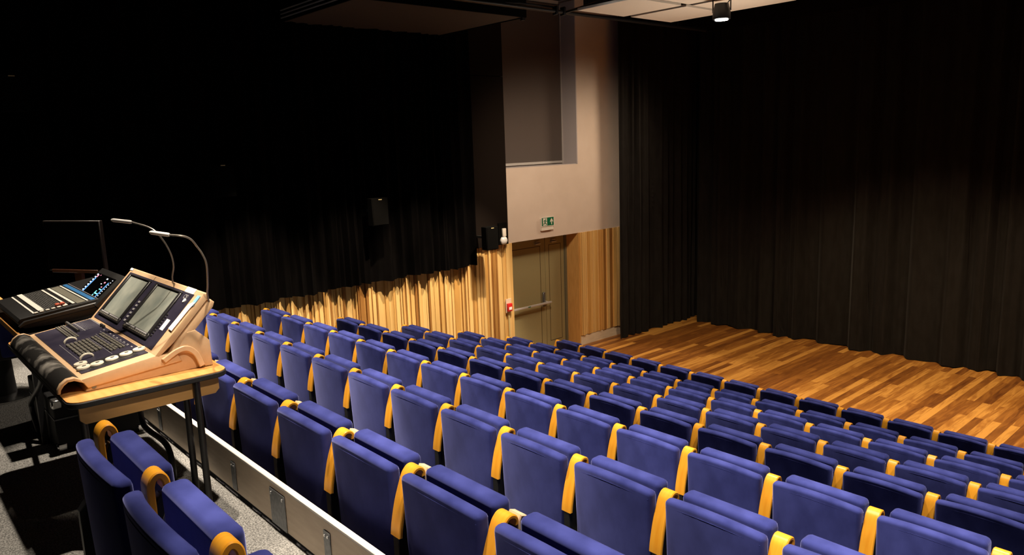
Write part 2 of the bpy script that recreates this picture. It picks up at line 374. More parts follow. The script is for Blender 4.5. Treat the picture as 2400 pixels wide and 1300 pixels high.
# wall speakers
for y, z, s, lab in ((1.57, 4.94, .2, 'small black speaker at the far left edge high on the dark curtain'), (3.77, 3.86, .22, 'small black speaker on the dark curtain above the goosenecks'),
                  (6.11, 3.25, .21, 'small black speaker in the middle of the left wall curtain'), (8.33, 2.60, .2, 'small black speaker at the right end of the wall curtain beside the beacon')):
    t = thing('wall_speaker', lab, 'speaker', (-9.86, y, z), 'wall speakers')
    pbox('cabinet', 'grille', t, -.14, 0, -s*.68, s*.68, -s, s, bev=.006, seg=1)
    pbox('grille', 'grille', t, .001, .008, -s*.62, s*.62, -s*.94, s*.94)
    pbox('badge', 'brass', t, .009, .011, -.03, .03, s*.86, s*.92)
    pbox('wall_bracket', 'black', t, -.5, -.14, -.02, .02, -.02, .02)
# exit sign
t = thing('exit_sign', 'green emergency exit sign with running figure and up arrow on white wall', 'sign', (-10.419, 10.17, 2.52))
pbox('housing', 'sign_white', t, 0, .045, -.155, .175, .0, .235, bev=.004, seg=1)
fp = pbox('face_plate', 'sign_white', t, .0455, .055, -.165, .18, .075, .262, bev=.002, seg=1)
pbox('green_field', 'sign_green', fp, .0555, .0565, -.152, .168, .090, .250)
def quadm(bm, pts, x=.0575, th=.0008): prism(bm, pts, x, x+th, 'x')
g = new(); quadm(g, [(-.122, .098), (-.015, .098), (-.015, .242), (-.122, .242)]); obj('doorway_mark', g, 'sign_white', fp, False)
g = new()   # running figure (green on the white doorway)
quadm(g, [(-.060, .212), (-.048, .208), (-.042, .218), (-.046, .230), (-.058, .232), (-.066, .222)], .0590)
for q in ([(-.078, .205), (-.050, .205), (-.056, .165), (-.082, .168)], [(-.080, .172), (-.060, .160), (-.030, .130), (-.030, .105), (-.045, .105), (-.048, .126), (-.080, .150)],
          [(-.082, .168), (-.066, .150), (-.088, .122), (-.118, .122), (-.118, .136), (-.096, .136)], [(-.078, .204), (-.086, .182), (-.106, .176), (-.110, .186), (-.096, .192), (-.090, .205)], [(-.052, .204), (-.036, .184), (-.018, .184), (-.018, .174), (-.042, .172), (-.056, .190)]): quadm(g, q, .0590)
obj('running_figure', g, 'sign_green', fp, False)
g = new(); quadm(g, [(.098, .108), (.120, .108), (.120, .180), (.148, .150), (.150, .175), (.109, .232), (.068, .175), (.070, .150), (.098, .180)]); obj('arrow', g, 'sign_white', fp, False)
# call point
t = thing('fire_call_point', 'small red fire alarm call point on a pale backplate on the slats', 'alarm', (XW+.05, 9.085, 1.10))
pbox('back_plate', 'board', t, 0, .012, -.065, .065, -.03, .235)
cp = pbox('call_box', 'red', t, .012, .06, -.055, .055, .0, .15, bev=.008, seg=2)
pbox('white_window', 'white', cp, .0605, .063, -.035, .035, .03, .085)
pbox('conduit', 'brass', t, .0, .015, -.012, .012, -1.1, -.03)
# ------------------------------------------------------------------ seats
BW, AC, PITCH = .238, .275, .55
def back_bm():
    b = new(); nx, nz = 10, 6; H0, H1 = .34, .832; g = []
    for side, yo in ((0, -.028), (1, .028)):
        rows = []
        for j in range(nz+1):
            v = j/nz; row = []
            for i in range(nx+1):
                u = -1+2*i/nx; x = u*BW*(.985+.015*v)
                y = yo-.026*(1-u*u)-.004+.018*(1-v)
                z = H0+(H1-H0)*v+.024*(1-u*u)*v
                row.append(b.verts.new((x, y, z)))
            rows.append(row)
        g.append(rows)
    for s in (0, 1):
        for j in range(nz):
            for i in range(nx):
                q = (g[s][j][i], g[s][j][i+1], g[s][j+1][i+1], g[s][j+1][i]); b.faces.new(q if s == 0 else q[::-1])
    rim = []
    def link(a0, a1, b0, b1): b.faces.new((a0, a1, b1, b0))
    for i in range(nx): link(g[0][nz][i], g[0][nz][i+1], g[1][nz][i], g[1][nz][i+1]); link(g[0][0][i+1], g[0][0][i], g[1][0][i+1], g[1][0][i])
    for j in range(nz): link(g[0][j+1][0], g[0][j][0], g[1][j+1][0], g[1][j][0]); link(g[0][j][nx], g[0][j+1][nx], g[1][j][nx], g[1][j+1][nx])
    bmesh.ops.recalc_face_normals(b, faces=list(b.faces))
    es = [e for e in b.edges if len(e.link_faces) == 2 and e.calc_face_angle() > 1.0]
    bmesh.ops.bevel(b, geom=es, offset=.020, segments=3, profile=.5, affect='EDGES')
    return b
def seam_bm():
    b = new(); pts = []
    for i in range(13):
        u = -1+2*i/12; pts.append((u*(BW-.012), -.0315-.026*(1-u*u)+.0005, .800+.024*(1-u*u)))
    tube(b, pts, .0011, 6); return b
def pad_bm():
    b = new(); box(b, -.215, .215, .067, .150, .40, .836, .024, 4); 
    for v in b.verts:
        if v.co.z > .6: v.co.z += .008*(1-(v.co.x/.215)**2)
        v.co.y += -.02*(v.co.z-.6)
    return b
def arm_bm(s, kind=0):
    b = new(); c = s*AC
    if kind == 9: path = [(.048, .50), (.048, .70), (.048, .80), (.050, .822), (.058, .840), (.071, .848), (.084, .842), (.092, .825), (.094, .80)]
    else: path = [(-.040, .565), (-.034, .61), (-.014, .695), (.012, .767), (.026, .799), (.036, .812), (.048, .822), (.062, .824), (.076, .818), (.084, .805), (.084, .785)]
    path = [(p.x, p.y) for p in smooth_path([(q[0], q[1], 0) for q in path], 3)]
    strip_path(b, path, .022 if kind == 9 else .016, c-.034, c+.034); return b
def rest_bm(s):
    b = new(); c = s*AC
    strip_path(b, [(.098, .76), (.099, .795), (.106, .810), (.125, .802), (.145, .785)], .012, c-.032, c+.032); return b
def post_bm(s):
    b = new(); c = s*AC
    prism(b, [(-.045, .0), (.07, .0), (.07, .02), (.02, .03), (.02, .55), (.10, .77), (.075, .785), (-.02, .60), (-.045, .57)], c-.02, c+.02, 'x', .003, 1)
    tube(b, [(c, .05, .46), (c-s*.06, .05, .46)], .014, 8)
    return b
SEAT = {'b': back_bm, 's': seam_bm, 'p': pad_bm}
def make_seat(label, group, first=False):
    t = thing('theatre_seat', label, 'seat', (0, 0, 0), group)
    bk = obj('backrest', back_bm(), 'velvet', t); obj('seam', seam_bm(), 'velvet', bk)
    cu = obj('seat_cushion', pad_bm(), 'velvet', t)
    for q in (bk, cu):
        md = q.modifiers.new('weighted_normals', 'WEIGHTED_NORMAL'); md.keep_sharp = False; md.weight = 90
    obj('arm_strip', arm_bm(-1), 'ply', t); obj('support_post', post_bm(-1), 'black_metal', t)
    return t
proto = make_seat('x', 'x')
KIDS = list(proto.children)
end_arm = obj('arm_strip', arm_bm(1), 'ply'); end_post = obj('support_post', post_bm(1), 'black_metal')
rest8 = obj('armrest', rest_bm(-1), 'lit_ply'); rest8e = obj('armrest', rest_bm(1), 'lit_ply'); arm9 = arm_bm(-1, 9); me9 = obj('arm_strip', arm9, 'ply'); me9e = obj('arm_strip', arm_bm(1, 9), 'ply')
ends = (end_arm, end_post)
state = {'first': True}
def place_seat(x, y, z, label, group, right_end=False, row=0):
    if state['first']:
        r = proto; state['first'] = False
        r['label'] = label; r['group'] = group
    else:
        r = proto.copy(); C.objects.link(r); r['label'] = label; r['group'] = group
        for k in KIDS:
            c = k.copy(); C.objects.link(c); c.parent = r
            if row == 9 and k.name.startswith('arm_strip'): c.data = me9.data
            for g in k.children:
                d = g.copy(); C.objects.link(d); d.parent = c
    r.location = (x, y, z)
    if right_end:
        for k in ends:
            c = k.copy(); C.objects.link(c); c.parent = r
            if row == 9 and k is end_arm: c.data = me9e.data
    if row == 8:
        for k in ((rest8, rest8e) if right_end else (rest8,)):
            c = k.copy(); C.objects.link(c); c.parent = r
    return r
ORD = ['first', 'second', 'third', 'fourth', 'fifth', 'sixth', 'seventh', 'eighth', 'ninth', 'tenth', 'eleventh', 'twelfth', 'thirteenth', 'fourteenth', 'fifteenth', 'sixteenth', 'seventeenth', 'eighteenth']
ROWNAME = ['front row beside the stage floor', 'second row from the stage', 'third row from the stage', 'fourth row from the stage', 'fifth row from the stage',
           'sixth row from the stage', 'seventh row from the stage', 'eighth row against the plywood barrier']
NS = [15, 15, 15, 14, 14, 14, 14, 13]
SKIP = [0, 0, 0, 0, 0, 0, 1, 4]   # seats wholly hidden behind the console
for i in range(8):
    n = NS[i]
    for k in range(SKIP[i], n):
        x = ROWX[i]+.2425+k*PITCH
        lab = 'blue velvet folded theatre seat, %s from left in the %s' % (ORD[k-SKIP[i]], ROWNAME[i])
        place_seat(x, ROWY[i]+(.010 if i < 7 else .017), RISE*i-(.012 if i == 6 else 0), lab, 'blue seats in the '+ROWNAME[i], k == n-1, i+1)
R9 = ['nearest the table', 'second from the table', 'third from the table', 'at the bottom edge']
for k in range(4):
    place_seat(-2.79+.2425+k*PITCH, .505, AISLE, 'blue velvet folded seat in the short row beside the console table, '+R9[k], 'blue seats behind the console table', k == 3, 9)
for k in (end_arm, end_post, rest8, rest8e, me9, me9e): bpy.data.objects.remove(k)
# ------------------------------------------------------------------ barrier behind row eight
t = thing('barrier_board', 'long low pale plywood barrier with white top edge behind the eighth row', 'barrier', (-3, 1.33, AISLE+.02))
pbox('board', 'board', t, -7.3, 6, 0, .026, 0, .205)
pbox('top_edge', 'board_edge', t, -7.3, 6, -.002, .028, .2055, .2215, bev=.003, seg=1)
pbox('base_shadow', 'black', t, -7.3, 6, .006, .02, -.019, -.001)  # black strip standing in for the shade under the board
for x in (-4.95, -4.2, -3.74, -2.73, -2.25, -1.5, -.6):
    bb = new(); box(bb, x-.028+3, x+.028+3, -.006, -.0005, .01, .165, .002, 1); br = obj('bracket', bb, 'steel', t)
    for dx in (-.013, .013):
        sc = new(); tube(sc, [(x+3+dx, -.006, .145), (x+3+dx, -.010, .145)], .006, 8); obj('screw', sc, 'chrome', br)
bb = new(); box(bb, -3.29+3, -3.13+3, -.006, -.0005, .0, .18, .002, 1); br = obj('bracket', bb, 'steel', t)
for dx in (-.06, .06):
    sc = new(); tube(sc, [(-3.21+3+dx, -.006, .158), (-3.21+3+dx, -.010, .158)], .008, 8); obj('screw', sc, 'chrome', br)
# ------------------------------------------------------------------ console table
TZ = AISLE+.73
def rounded(x0, x1, y0, y1, r, n=6):
    out = []
    for cx, cy, a0 in ((x1-r, y1-r, 0), (x0+r, y1-r, 90), (x0+r, y0+r, 180), (x1-r, y0+r, 270)):
        for k in range(n+1):
            a = math.radians(a0+90*k/n); out.append((cx+r*math.cos(a), cy+r*math.sin(a)))
    return out
t = thing('console_table', 'beech-topped table with black edging and black tube legs carrying the beige lighting console', 'table', (-3.57, .60, AISLE))
tx0 = -1.58
b = new(); prism(b, rounded(tx0+.004, -.004, .004, .696, .06), .706, .7305, 'z'); obj('tabletop', b, 'desk_wood', t)
b = new(); prism(b, rounded(tx0, 0, 0, .70, .064), .700, .7265, 'z', .004, 1); obj('edge_band', b, 'black', t)
b = new(); prism(b, [(.045, .70), (.655, .70), (.655, .635), (.635, .615), (.065, .615), (.045, .635)], -.06, -.042, 'x'); obj('apron', b, 'apron_wood', t)
b = new(); box(b, tx0+.1, -.06, .645, .66, .64, .70); obj('side_rail', b, 'black_metal', t)
for nm, pts, r in (('leg', [(-.03, .545, .70), (-.03, .545, 0)], .0165), ('leg', [(-.30, .575, .70), (-.33, .58, 0)], .0165),
                   ('leg', [(-.07, .06, .70), (-.09, .07, 0)], .0165),
                   ('leg', smooth_path([(-1.02, .05, .69), (-1.12, .07, .66), (-1.40, .12, .50), (-1.98, .135, .24), (-2.06, .14, .17), (-2.03, .145, .08), (-1.99, .15, 0.015)]), .016),
                   ('leg', smooth_path([(-1.14, .55, .70), (-1.12, .55, .33), (-1.09, .55, .215), (-.98, .55, .19), (-.70, .55, .20), (-.60, .55, .15), (-.585, .55, .0)]), .016)):
    b = new(); tube(b, pts, r, 12); obj(nm, b, 'black_metal', t)
b = new(); box(b, -1.10, -.98, .02, .07, .66, .70, .01, 2); obj('leg_bracket', b, 'black_metal', t)
b = new(); box(b, -2.12, -1.92, .13, .155, 0, .02, .004, 1); obj('foot', b, 'black_metal', t)
b = new(); tube(b, [(-.03, .545, .655), (-.30, .575, .655)], .012, 10); obj('cross_bar', b, 'black_metal', t)
# ------------------------------------------------------------------ lighting console
CX0, CX1 = -1.21, 0.0      # local x, origin at right front foot
con = thing('lighting_console', 'beige lighting control console with two dusty screens and a black palm rest', 'console', (-3.70, .60, TZ+.001))
OY, OZ = .60, TZ
def yz(y, z): return (y-OY, z-OZ)
SF, HG, TP = (.689-OY, 3.234-OZ), (1.005-OY, 3.275-OZ), (1.26-OY, 3.538-OZ)
# body: control slab
b = new(); prism(b, [(SF[0]-.004, SF[1]), HG, (HG[0]+.10, HG[1]-.01), (HG[0]+.12, HG[1]-.05), (SF[0]+.02, SF[1]-.045)], CX0, CX1, 'x', .006, 2); slab = obj('control_slab', b, 'beige', con)
# wedge base with rounded front foot
b = new(); prism(b, [(.105, .012), (.10, .002), (.115, .0), (.64, .0), (.655, .012), (.655, .10), (.60, .135), (.44, .065), (.13, .032)], CX0+.03, CX1-.012, 'x', .005, 2); base = obj('wedge_base', b, 'beige', con)
for xs in (CX1-.012, CX0+.03):
    b = new(); tube(b, [(xs-.004, .135, .018), (xs+.004, .135, .018)], .010, 14); obj('pivot_screw', b, 'steel', base)
# rear housing and arched side trims
b = new(); prism(b, [(.50, .10), (.56, .19), (.60, .195), (.665, .13), (.668, .002), (.63, .002), (.60, .06), (.56, .085)], CX0+.01, CX1+.002, 'x', .008, 2); obj('rear_housing', b, 'beige', con)
for xs in ((CX1-.001, CX1+.014), (CX0-.004, CX0+.011)):
    b = new(); arch = smooth_path([Vector((.43, .085, 0)), Vector((.50, .122, 0)), Vector((.555, .125, 0)), Vector((.60, .085, 0)), Vector((.625, .015, 0))], 5)
    outl = [(p.x, p.y) for p in arch]; inn = []
    for i, p in enumerate(arch):
        a = arch[max(i-1, 0)]; c = arch[min(i+1, len(arch)-1)]; d = (c-a).normalized(); inn.append((p.x+d.y*.026, p.y-d.x*.026))
    prism(b, outl+inn[::-1], xs[0], xs[1], 'x', .003, 1); obj('side_arch', b, 'beige', con)
# palm rest roll
roll = [(SF[0]-.002, SF[1]+.001), (.060, .080), (.030, .078), (.004, .060), (-.010, .036), (-.012, .018)]
inner = [(.0, .016), (.004, .034), (.018, .052), (.036, .064), (.060, .064), (SF[0]+.01, SF[1]-.02)]
for xs in ((CX1-.028, CX1), (CX0, CX0+.022)):
    b = new(); prism(b, roll+inner, xs[0], xs[1], 'x', .003, 1); obj('roll_end', b, 'beige', con)
b = new(); prism(b, [(y, z-.002) for y, z in roll]+inner, CX0+.022, CX1-.028, 'x'); obj('palm_rest', b, 'rest', con)
# surface coordinates: u along x (world X), v up the slope, h above it
def surf(F, G, lift=0):
    d = Vector((0, G[0]-F[0], G[1]-F[1])); L = d.length; d.normalize(); n = Vector((1, 0, 0)).cross(d)
    return Matrix(((1, d.x, n.x, 3.70*0), (0, d.y, n.y, F[0]), (0, d.z, n.z, F[1]), (0, 0, 0, 1)))
S1 = surf(SF, HG)
def on(Mx, name, m, parent, x0, x1, v0, v1, h0, h1, bev=0, seg=1):
    b = new(); box(b, x0+3.70, x1+3.70, v0, v1, h0, h1, bev, seg, Mx); return obj(name, b, m, parent)
face = on(S1, 'control_panel', 'navy', slab, -4.875, -3.785, .018, .312, .0005, .004)
def keys(Mx, name, m, parent, xs, vs, w, d, h):
    b = new()
    for x in xs:
        for v in vs: box(b, x+3.70-w/2, x+3.70+w/2, v-d/2, v+d/2, .003, .003+h, .0015, 1, Mx)
    return obj(name, b, m, parent)
def lin(a, b, n): return [a+(b-a)*i/(n-1) for i in range(n)]
keys(S1, 'keypad', 'key', slab, lin(-4.365, -4.12, 5), lin(.085, .178, 6), .046, .0135, .010)
keys(S1, 'key_block', 'key', slab, lin(-4.38, -4.03, 7), (.207, .222), .042, .011, .009)
keys(S1, 'key_block', 'key', slab, lin(-4.40, -4.03, 8), (.251, .265), .040, .011, .009)
keys(S1, 'key_block', 'key', slab, (-4.11, -4.05), (.235,), .042, .011, .009)
keys(S1, 'bump_keys', 'key', slab, lin(-4.86, -4.55, 10), (.128, .139), .026, .009, .008)
keys(S1, 'bump_keys', 'key', slab, lin(-4.86, -4.52, 10), (.154, .165), .026, .009, .008)
keys(S1, 'fader_knob', 'bezel', slab, lin(-4.89, -4.63, 10), (.190,), .020, .017, .017)
keys(S1, 'fader_cap', 'key', slab, lin(-4.89, -4.63, 10), (.190,), .016, .006, .0185)
keys(S1, 'master_fader', 'bezel', slab, (-4.60, -4.555), (.305, ), .026, .012, .016)
keys(S1, 'fader_slots', 'bezel', slab, lin(-4.89, -4.63, 10), (.252,), .004, .10, .001)
b = new()
for x in lin(-4.885, -4.62, 14):
    for v in (.222, .306): box(b, x+3.7-.005, x+3.7+.005, v-.0022, v+.0022, .004, .0046, 0, 1, S1)
for v, x0, x1 in ((.195, -4.42, -3.96), (.240, -4.46, -4.02), (.27, -4.50, -4.1), (.060, -4.45, -4.0), (.283, -4.30, -4.02)):
    box(b, x0+3.7, x1+3.7, v-.0007, v+.0007, .004, .0046, 0, 1, S1)
for x in lin(-4.5, -3.98, 9): box(b, x+3.7-.012, x+3.7+.012, .288, .294, .004, .0047, 0, 1, S1)
obj('printed_marks', b, 'slot', slab, False)
on(S1, 'encoder_recess', 'bezel', slab, -3.93, -3.80, .06, .27, .004, .0055)
for x, v in ((-3.93, .048), (-3.855, .044), (-3.845, .100), (-3.852, .167), (-3.86, .233), (-3.868, .296)):
    b = new(); box_v = tube(b, [(x+3.7, v, .004), (x+3.7, v, .010), (x+3.7, v, .016), (x+3.7, v, .018)], [.027, .030, .028, .020], 20)
    bmesh.ops.transform(b, matrix=S1, verts=box_v); e = obj('encoder', b, 'knob', slab)
    b = new(); vv = tube(b, [(x+3.7+.006, v+.003, .018), (x+3.7+.006, v+.003, .0195)], .009, 12); bmesh.ops.transform(b, matrix=S1, verts=vv); obj('finger_dimple', b, 'key', e)
for x, v in ((-4.447, .113), (-4.02, .095)):
    b = new(); pts = [(x+3.7, v+.029*math.cos(a), .004+.022*math.sin(a)) for a in [PI*k/12 for k in range(13)]]
    vv = tube(b, pts, [.003]+[.0055]*11+[.003], 8); bmesh.ops.transform(b, matrix=S1, verts=vv); obj('jog_wheel', b, 'knob', slab)
# screen hood
S2 = surf(HG, TP)
b = new(); d = Vector((TP[0]-HG[0], TP[1]-HG[1])).normalized(); n = Vector((d.y, -d.x))
q = lambda v, h: (HG[0]+d.x*v-n.x*h, HG[1]+d.y*v-n.y*h)
prism(b, [q(-.004, 0), q(.366, 0), q(.375, -.012), q(.366, -.034), q(.10, -.034), q(.0, -.020)], CX0, CX1, 'x', .006, 2); hood = obj('screen_hood', b, 'beige', con)
b = new(); prism(b, [q(.10, -.040), q(.345, -.040), q(.362, -.050), q(.362, -.072), q(.34, -.082), q(.10, -.082), q(.02, -.06)], CX0+.01, CX1-.004, 'x', .008, 2); obj('hood_back', b, 'beige', con)
b = new(); prism(b, [(HG[0]+.06, HG[1]-.03), (HG[0]+.14, HG[1]+.06), (HG[0]+.19, HG[1]+.03), (HG[0]+.16, HG[1]-.05)], CX0+.04, CX1-.03, 'x', .004, 1); obj('hood_neck', b, 'beige', con)
on(S2, 'screen_panel', 'navy', hood, -4.868, -3.785, .016, .342, .0005, .003)
on(S2, 'hood_seam', 'door_line', hood, -4.436, -4.433, .342, .366, .0005, .0012)
for x0, x1 in ((-4.80, -4.458), (-4.302, -3.952)):
    bz = new()
    for a in ((x0-.03, x1+.03, .045, .075), (x0-.03, x1+.03, .325, .333), (x0-.03, x0, .075, .325), (x1, x1+.03, .075, .325)): box(bz, a[0]+3.7, a[1]+3.7, a[2], a[3], .003, .012, .002, 1, S2)
    f = obj('screen_bezel', bz, 'bezel', hood)
    on(S2, 'screen', 'screen_dusty', f, x0, x1, .076, .322, .003, .0045)
    bb = new(); on_b = [box(bb, x+3.7-.010, x+3.7+.010, .052, .062, .012, .015, .001, 1, S2) for x in lin(x0, x1, 12)]; obj('soft_keys', bb, 'key', f)
    bb = new(); box(bb, x0+3.70, x0+3.70+.15, .066, .073, .012, .013, 0, 1, S2); box(bb, x0+3.70+.17, x1+3.70, .066, .073, .012, .013, 0, 1, S2); obj('key_legend', bb, 'slot', f, False)
bb = new()
for v in lin(.08, .20, 6): box(bb, -4.39+3.7, -4.365+3.7, v-.006, v+.006, .003, .007, .001, 1, S2)
obj('side_keys', bb, 'slot', hood)
bb = new()
for v in lin(.075, .20, 9): box(bb, -3.915+3.7, -3.895+3.7, v-.004, v+.004, .003, .007, .001, 1, S2)
obj('side_keys', bb, 'bezel', hood)
on(S2, 'white_label', 'white', hood, -3.873, -3.825, .118, .180, .003, .004)
on(S2, 'tape_patch', 'white', hood, -3.925, -3.80, .338, .372, .001, .003)
on(S2, 'tape_patch', 'white', hood, -4.91, -4.86, .355, .370, .001, .003)
b = new(); vv = tube(b, [(-3.84+3.7, .296, .003), (-3.84+3.7, .296, .007)], .011, 14); bmesh.ops.transform(b, matrix=S2, verts=vv); obj('round_button', b, 'white', hood)
def text(s, Mx, x, v, size, m, parent, name='logo_text'):
    cu = bpy.data.curves.new(name, 'FONT'); cu.body = s; cu.size = size; cu.extrude = .0004
    o = bpy.data.objects.new('tmp', cu); C.objects.link(o); dg = bpy.context.evaluated_depsgraph_get(); me = bpy.data.meshes.new_from_object(o.evaluated_get(dg))
    bpy.data.objects.remove(o); me.transform(Mx @ Matrix.Translation((x+3.7, v, .0036))); me.materials.clear(); me.materials.append(M[m])
    p = bpy.data.objects.new(name, me); C.objects.link(p); p.parent = parent; return p
text('CS!', S2, -3.885, .305, .036, 'slot', hood)
tagm = new(); prism(tagm, [(.305, .0), (.30, -.035), (.285, -.06), (.14, -.075), (.135, -.02), (.27, -.012)], 0, .0015, 'z', 0, 1, S2 @ Matrix(((0, 1, 0, -3.70+3.70+.005), (1, 0, 0, 0), (0, 0, 1, .006), (0, 0, 0, 1))))
o = obj('paper_tag', tagm, 'white'); o.location = con.location; tag(o, 'white paper tag dangling from the right edge of the beige console', 'tag')
b = new(); box(b, -3.735+3.7, -3.702+3.7, .285, .345, .002, .0045, 0, 1, S2); o2 = obj('blue_tape', b, 'tape_blue', o)
# gooseneck lamps
for pts, tip, lab in (([(-3.72, 1.29, 3.47), (-3.683, 1.27, 3.532), (-3.64, 1.262, 3.592), (-3.59, 1.249, 3.693), (-3.58, 1.231, 3.747), (-3.576, 1.21, 3.784), (-3.565, 1.186, 3.818), (-3.56, 1.16, 3.837), (-3.562, 1.131, 3.846), (-3.597, 1.10, 3.850)], (-3.744, 1.06, 3.857), 'gooseneck lamp at the right corner of the beige console'),
                      ([(-4.20, 1.29, 3.46), (-4.192, 1.27, 3.549), (-4.121, 1.262, 3.627), (-4.091, 1.249, 3.689), (-4.085, 1.231, 3.741), (-4.084, 1.21, 3.784), (-4.094, 1.186, 3.824), (-4.136, 1.16, 3.85), (-4.212, 1.11, 3.874)], (-4.393, 1.06, 3.881), 'gooseneck lamp rising behind the middle of the beige console')):
    g = thing('gooseneck_lamp', lab, 'lamp', pts[0], 'gooseneck lamps on the console'); o0 = Vector(pts[0])
    b = new(); tube(b, smooth_path([Vector(p)-o0 for p in pts], 4), .0048, 8); obj('flexible_neck', b, 'goose', g)
    a = Vector(pts[-1])-o0; c = Vector(tip)-o0; b = new(); tube(b, [a, a+(c-a)*.08, a+(c-a)*.92, c], [.006, .0095, .0095, .006], 10); obj('lamp_head', b, 'led', g)
# flight case under the table
t = thing('flight_case', 'black flight case with steel corners on the carpet under the console table', 'case', (-5.12, 1.28, AISLE))
b = new(); box(b, -.80, 0, -.50, 0, .0, .20, .006, 1); obj('case_body', b, 'black', t)
b = new(); box(b, -.80, 0, -.50, 0, .205, .32, .006, 1); obj('case_lid', b, 'black', t)
b = new(); box(b, -.802, .003, -.503, .003, .198, .207); obj('edge_extrusion', b, 'steel', t)
for x, y, z in ((0, 0, 0), (0, -.5, 0), (0, -.5, .32), (0, 0, .32)):
    b = new(); s = .05; sy = -1 if y == 0 else 1; sz = 1 if z == 0 else -1
    box(b, min(x+.006, x-s), max(x+.006, x-s), min(y-sy*.006, y+sy*s), max(y-sy*.006, y+sy*s), min(z-sz*.004, z+sz*s) if z else 0, max(z-sz*.004, z+sz*s), .008, 1); obj('corner_cap', b, 'chrome', t)
b = new(); box(b, .003, .012, -.30, -.20, .17, .24, .003, 1); obj('latch', b, 'chrome', t)
# ------------------------------------------------------------------ mixing desk on its table
t = thing('mixing_table', 'orange-edged table carrying the audio mixing desk at left', 'table', (-6.25, .69, AISLE-.012))
pbox('tabletop', 'monitor', t, -.55, .98, .015, .62, .70, .722)
pbox('front_edge', 'desk_wood', t, -.55, .98, 0, .0145, .69, .735, bev=.003, seg=1)
pbox('left_board', 'desk_wood', t, -.62, -.135, .08, .115, .725, .76, bev=.003, seg=1)
for x, y in ((-.5, .06), (-.5, .57), (.9, .57), (.9, .06)): pbox('leg', 'black_metal', t, x-.018, x+.018, y-.018, y+.018, 0, .70)
MX = thing('mixing_desk', 'charcoal digital audio mixing desk with white key strips and tilted lit touchscreen', 'mixing desk', (-5.42, .77, TZ))
MF, MB = (-.05, .072), (.43, .132)
b = new(); prism(b, [(-.03, .005), (.60, .005), (.62, .04), (.60, .155), (MB[0], MB[1]), MF, (-.062, .055), (-.055, .03)], -.885, 0, 'x', .008, 2); body = obj('desk_body', b, 'mixer', MX)
b = new(); prism(b, [(-.065, .03), (-.03, .058), (.45, .118), (.60, .15), (.60, .12), (.45, .085), (-.02, .03), (-.055, .018)], .0, .018, 'x', .005, 1); obj('side_cheek', b, 'mixer', MX)
S3 = surf(MF, MB)
def onm(name, m, x0, x1, v0, v1, h=.003, par=None, Mx=None):
    b = new(); box(b, x0+5.42, x1+5.42, v0, v1, .0005, h, 0, 1, Mx or S3); return obj(name, b, m, par or body, False)
onm('wrist_label_strip', 'mixer_white', -6.27, -5.47, .083, .094)
onm('key_strip', 'mixer_white', -6.27, -5.49, .118, .150, .008)
fl = onm('fader_bank', 'mixer', -6.27, -5.47, .155, .262, .002)
b = new()
for v in lin(.16, .258, 9): box(b, -6.26+5.42, -5.50+5.42, v-.0008, v+.0008, .002, .0028, 0, 1, S3)
for x in lin(-6.24, -5.52, 13): box(b, x+5.42-.001, x+5.42+.001, .155, .262, .002, .0025, 0, 1, S3)
obj('ruling', b, 'mixer_line', fl, False)
onm('key_strip', 'mixer_white', -6.25, -5.46, .268, .280, .006)
onm('key_strip', 'mixer_white', -6.25, -5.46, .306, .322, .006)
onm('meter_strip', 'mixer_olive', -6.25, -5.44, .330, .380)
onm('key_strip', 'mixer_white', -6.25, -5.44, .386, .396, .005)
onm('colour_strip', 'mixer_blue', -6.25, -5.43, .408, .436, .004)
onm('key_strip', 'slot', -6.25, -5.43, .446, .449, .004)
for i, v in enumerate(lin(.098, .262, 6)):
    b = new(); box(b, -5.475+5.42, -5.447+5.42, v-.011, v+.011, .001, .009, .002, 1, S3); obj('white_button', b, 'mixer_white', body)
for v in (.232, .262):
    b = new(); box(b, -5.54+5.42, -5.50+5.42, v-.012, v+.012, .001, .018, .003, 1, S3); obj('red_fader', b, 'red_fader', body)
b = new(); box(b, -5.52+5.42, -5.47+5.42, .290, .299, .001, .016, .002, 1, S3); obj('black_fader', b, 'bezel', body)
# tilted touchscreen
A0, A1 = (1.15-.77, 3.28-TZ), (1.37-.77, 3.467-TZ)
S4 = surf(A0, A1)
b = new(); box(b, -5.925+5.42, -5.36+5.42, -.025, .235, -.035, .0, .006, 2, S4); scr = obj('screen_case', b, 'mixer', MX)
b = new(); box(b, -5.8+5.42, -5.5+5.42, .02, .12, -.15, -.033, .004, 1, S4); obj('screen_stand', b, 'mixer', MX)
sg = onm('display', 'scr_off', -5.90, -5.44, .0, .19, .0015, scr, S4)
def pix(m, rects):
    b = new()
    for x0, x1, v0, v1 in rects: box(b, x0+5.42, x1+5.42, v0, v1, .0015, .0022, 0, 1, S4)
    obj('display_graphics', b, m, sg, False)
pix('scr_blue', [(-5.855, -5.835, .012, .15), (-5.52, -5.505, .02, .15)])
pix('scr_white', [(-5.885, -5.862, v, v+.011) for v in lin(.010, .172, 8)]+[(-5.49, -5.475, v, v+.006) for v in lin(.02, .17, 9)]+[(-5.62, -5.59, .165, .175), (-5.64, -5.62, .12, .127)])
pix('scr_pink', [(-5.855, -5.835, .155, .178), (-5.60, -5.575, .135, .146), (-5.58, -5.56, .10, .108), (-5.80, -5.79, .175, .182)])
pix('scr_cyan', [(-5.60, -5.53, .010, .020), (-5.60, -5.585, .010, .038), (-5.60, -5.53, .045, .054), (-5.60, -5.585, .045, .07), (-5.58, -5.53, .082, .090)])
